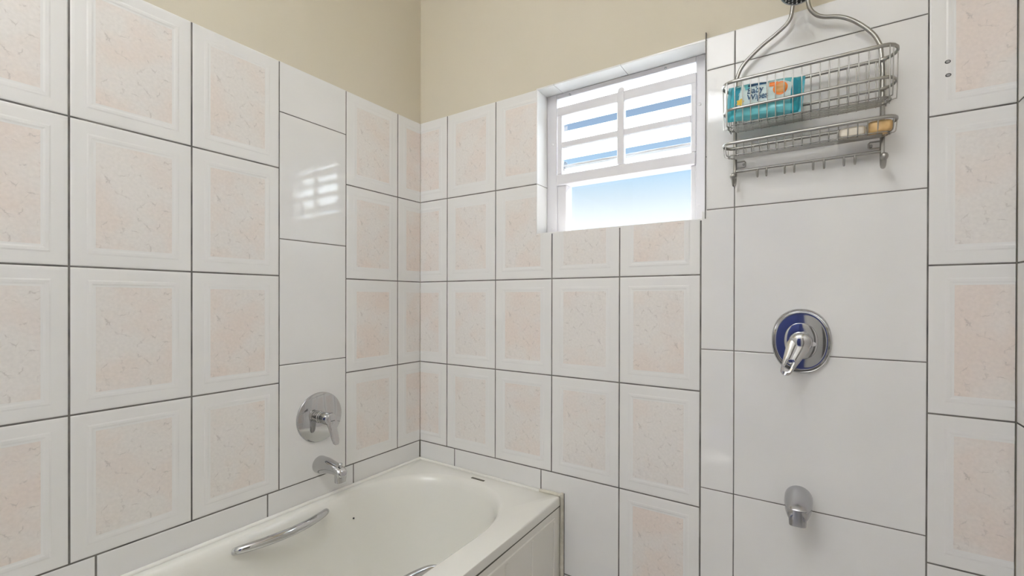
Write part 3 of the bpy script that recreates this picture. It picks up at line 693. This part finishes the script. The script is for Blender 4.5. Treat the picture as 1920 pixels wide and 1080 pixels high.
# ------------------------------------------------------------------ packet of wipes in the upper basket
PW, PH, PT = 0.166, 0.097, 0.040
pk = thing('wipes_packet', (1.3385, -0.076, 1.1045), 'teal and white soft packet of baby wipes in the upper basket', 'wipes packet')
def bulge(u, v):      # u,v in -1..1 -> half thickness
    return PT/2*max(0.0, (1-abs(u)**5))**0.6*max(0.0, (1-abs(v)**6))**0.5
PC = Vector((1.3475, -0.0770, 1.1610)); tilt = math.radians(4.2); lean = math.radians(-4)
RM = Matrix.Rotation(tilt, 3, 'Y') @ Matrix.Rotation(lean, 3, 'X')
def ppt(u, v, off=0.0, side=1):
    h = bulge(u, v)
    wig = 0.0012*math.sin(9*u+4*v)+0.0009*math.sin(13*v-5*u)
    return PC + RM @ Vector((u*PW/2, -side*(h+off) - wig*(1-abs(u)**4), v*PH/2))
nu, nvv = 36, 20
def pgrid(side):
    V = [ppt(-1+2*i/nu, -1+2*j/nvv, 0, side) for j in range(nvv+1) for i in range(nu+1)]
    F = []
    for j in range(nvv):
        for i in range(nu):
            q = (j*(nu+1)+i, j*(nu+1)+i+1, (j+1)*(nu+1)+i+1, (j+1)*(nu+1)+i); F.append(q if side > 0 else q[::-1])
    return V, F
mb = MB(); V, F = pgrid(1)
for f in F:
    pass
def pzone(u, v):
    if u > 0.80 or u < -0.86: return 0
    if v < -0.28: return 2
    return 1
o0 = 0
mb.v += [tuple(p) for p in V]
for f_i, f in enumerate(F):
    j, i = divmod(f_i, nu); u, v = -1+2*(i+.5)/nu, -1+2*(j+.5)/nvv
    mb.f.append(f); mb.mi.append(pzone(u, v))
V, F = pgrid(-1); mb.add(V, F, 0)
pkb = mb.build('wrapper', [M['pk_teal'], M['pk_light'], M['pk_aqua']], pk, 80)
for sx in (-1, 1):                          # crimped end seals
    R = []
    for j in range(17):
        v = -1+2*j/16; zz = v*PH/2*(0.98)
        for_x = [0.0, 0.003, 0.006, 0.009]
        R.append([PC+RM @ Vector((sx*(PW/2-0.004+x*1.2), 0.0012*math.sin(j*1.9+x*900)+(0.0008 if s_ else -0.0008), zz)) for s_, xs in ((0, for_x), (1, for_x[::-1])) for x in xs])
    MB().loft(R).build('end_seal', M['pk_teal'], pk, 60)
def patch(name, poly, m, off, parent):      # flat print that follows the wrapper
    cu = sum(p[0] for p in poly)/len(poly); cv = sum(p[1] for p in poly)/len(poly); K = 5
    V = [ppt(cu, cv, off)]; F = []
    n_ = len(poly)
    for k in range(1, K+1):
        for (u, v) in poly: V.append(ppt(cu+(u-cu)*k/K, cv+(v-cv)*k/K, off))
    for i in range(n_):
        j = (i+1) % n_; F.append((0, 1+i, 1+j))
        for k in range(K-1): F.append((1+k*n_+i, 1+(k+1)*n_+i, 1+(k+1)*n_+j, 1+k*n_+j))
    return MB().add(V, F).build(name, m, parent, True)
def dens(poly, n=6): 
    out = []
    for i in range(len(poly)):
        a, b = poly[i], poly[(i+1) % len(poly)]
        out += [(a[0]+(b[0]-a[0])*k/n, a[1]+(b[1]-a[1])*k/n) for k in range(n)]
    return out
def ell(u, v, a, b, n=28, s=-1): return [(u+a*math.cos(2*math.pi*k/n*s), v+b*math.sin(2*math.pi*k/n*s)) for k in range(n)][::-1]
patch('print_panel', dens([(-0.86, 0.9), (-0.80, -0.62), (-0.76, -0.8), (-0.66, 0.92)]), M['pk_deep'], 0.0004, pkb)
patch('print_panel', dens([(0.76, -0.55), (0.93, -0.35), (0.93, 0.7), (0.80, 0.85), (0.74, 0.2)]), M['pk_deep'], 0.0004, pkb)
patch('print_panel', dens([(0.1, 0.97), (0.1, 0.86), (0.45, 0.86), (0.72, 0.62), (0.74, 0.95)]), M['pk_aqua'], 0.0004, pkb)
patch('print_panel', dens([(-0.62, 0.95), (-0.52, 0.50), (-0.42, 0.62), (-0.40, 0.95)]), M['pk_aqua'], 0.0004, pkb)
patch('print_strip', dens([(-0.47, 0.69), (0.06, 0.71), (0.06, 0.86), (-0.47, 0.84)]), M['pk_navy'], 0.0006, pkb)
patch('print_shape', dens([(0.14, 0.52), (0.36, 0.50), (0.38, 0.74), (0.14, 0.76)]), M['pk_orange'], 0.0006, pkb)
patch('print_shape', ell(0.45, 0.36, 0.20, 0.36), M['pk_orange'], 0.0005, pkb)
patch('print_shape', ell(0.46, 0.38, 0.145, 0.27), M['pk_tan'], 0.0007, pkb)
fw = []
for k in range(40):
    a = 2*math.pi*k/40; rr_ = 1+0.22*math.cos(5*a); fw.append((-0.66+0.10*rr_*math.cos(a), -0.10+0.17*rr_*math.sin(a)))
patch('print_shape', fw, M['pk_yellow'], 0.0006, pkb)
def text(s, u0, v0, hgt, width, slope=0.0):
    cu = bpy.data.curves.new('txt', 'FONT'); cu.body = s; cu.size = 1.0; cu.offset = 0.022; cu.resolution_u = 3
    to = bpy.data.objects.new('txt', cu); col.objects.link(to)
    dg = bpy.context.evaluated_depsgraph_get(); me = bpy.data.meshes.new_from_object(to.evaluated_get(dg))
    xs = [v.co.x for v in me.vertices]; x0, x1 = min(xs), max(xs)
    kx = width/(x1-x0); mbt = MB()
    V = []
    for v in me.vertices:
        u = u0+(v.co.x-x0)*kx; w = v0+v.co.y*hgt+slope*(u-u0)
        V.append(ppt(u, w, 0.0009))
    mbt.add(V, [tuple(p.vertices) for p in me.polygons])
    bpy.data.objects.remove(to); bpy.data.curves.remove(cu); bpy.data.meshes.remove(me)
    t = mbt.build('lettering', M['pk_navy'], pkb, False); t['label'] = 'navy lettering ' + s
text('Baby', -0.47, 0.30, 0.46, 0.46, 0.04)
text('Wipes', -0.47, -0.07, 0.46, 0.60, 0.04)

# ------------------------------------------------------------------ soap in the lower basket
def soapbar(name, x0, x1, y0, y1, z0, z1, m, label, dent=0.0):
    t = thing(name, ((x0+x1)/2, (y0+y1)/2, z0), label, 'soap')
    c = Vector(((x0+x1)/2, (y0+y1)/2, (z0+z1)/2)); a, b, h = (x1-x0)/2, (y1-y0)/2, (z1-z0)/2
    R = []
    for k in range(1, 16):
        ph = -math.pi/2+math.pi*k/16; cz, rz = math.sin(ph), math.cos(ph)
        e = 0.45; R.append([c+Vector((a*abs(rz)**e*math.copysign(abs(math.cos(q))**e, math.cos(q)), b*abs(rz)**e*math.copysign(abs(math.sin(q))**e, math.sin(q)), h*math.copysign(abs(cz)**e, cz)*(1-dent*math.cos(q)))) for q in [2*math.pi*i/28 for i in range(28)]])
    MB().loft(R).build('bar', m, t, 70)
soapbar('soap_bar', 1.5660, 1.6145, -0.083, -0.040, 1.0275, 1.0565, M['soap_orange'], 'orange brown soap bar at the right end of the lower basket', 0.05)
soapbar('soap_bar', 1.5100, 1.5630, -0.080, -0.042, 1.0275, 1.0520, M['soap_cream'], 'pale cream soap bar left of the orange bar in the lower basket', -0.04)

# ------------------------------------------------------------------ unseen, behind the camera: door added for blue reflection, lamp for soft fill
dr = thing('reflection_door_1', (1.08, YF, ZF), 'unseen dark blue door added behind the camera for the mixer reflection', 'door', kind='structure')
leaf = MB().bbox(0.725, 1.435, YF-0.06, YF-0.02, ZF+0.006, 1.405, 0.003).build('leaf', M['blue_door'], dr)
for z0, z1 in ((-0.45, 0.30), (0.45, 1.27)):
    MB().bbox(0.83, 1.33, YF-0.022, YF-0.012, z0, z1, 0.004).build('panel', M['blue_door'], dr)
for b in ((0.68, 0.722, ZF+0.001, 1.45), (1.438, 1.48, ZF+0.001, 1.45)): MB().bbox(b[0], b[1], YF-0.08, YF+0.012, b[2], b[3], 0.002).build('door_frame', M['white_paint'], dr)
MB().bbox(0.722, 1.438, YF-0.08, YF+0.012, 1.408, 1.45, 0.002).build('door_frame', M['white_paint'], dr)
MB().lathe([(0.012, 0), (0.012, 0.03), (0.026, 0.035), (0.028, 0.05), (0.018, 0.06)], (1.38, YF-0.02, 0.40), (0, 1, 0), 24).build('door_knob', M['chrome'], dr, 40)
LPX, LPY, LPZ = 0.82, -2.05, 2.02
lp = thing('ceiling_fill_lamp', (LPX, LPY, LPZ-0.09), 'unseen glass bowl lamp added below the ceiling on a short rod for soft fill', 'lamp')
MB().lathe([(0.055, 0.0), (0.055, 0.018), (0.03, 0.026), (0.008, 0.03), (0.008, ZC-LPZ+0.06)], (LPX, LPY, ZC-0.0005), (0, 0, -1), 32).build('lamp_rod', M['white_paint'], lp, 40)
MB().lathe([(0.008, -0.086), (0.09, -0.078), (0.15, -0.05), (0.175, -0.01), (0.178, 0.0), (0.172, 0.0), (0.168, -0.01), (0.145, -0.045), (0.088, -0.07), (0.008, -0.078)], (LPX, LPY, LPZ), (0, 0, 1), 48, cap0=False, cap1=False).build('lamp_shade', M['lamp'], lp, 60)
MB().lathe([(0.012, 0.0), (0.14, 0.0)], (LPX, LPY, LPZ-0.03), (0, 0, 1), 40, cap0=False, cap1=False).build('uplight_disc', M['uplight'], lp)
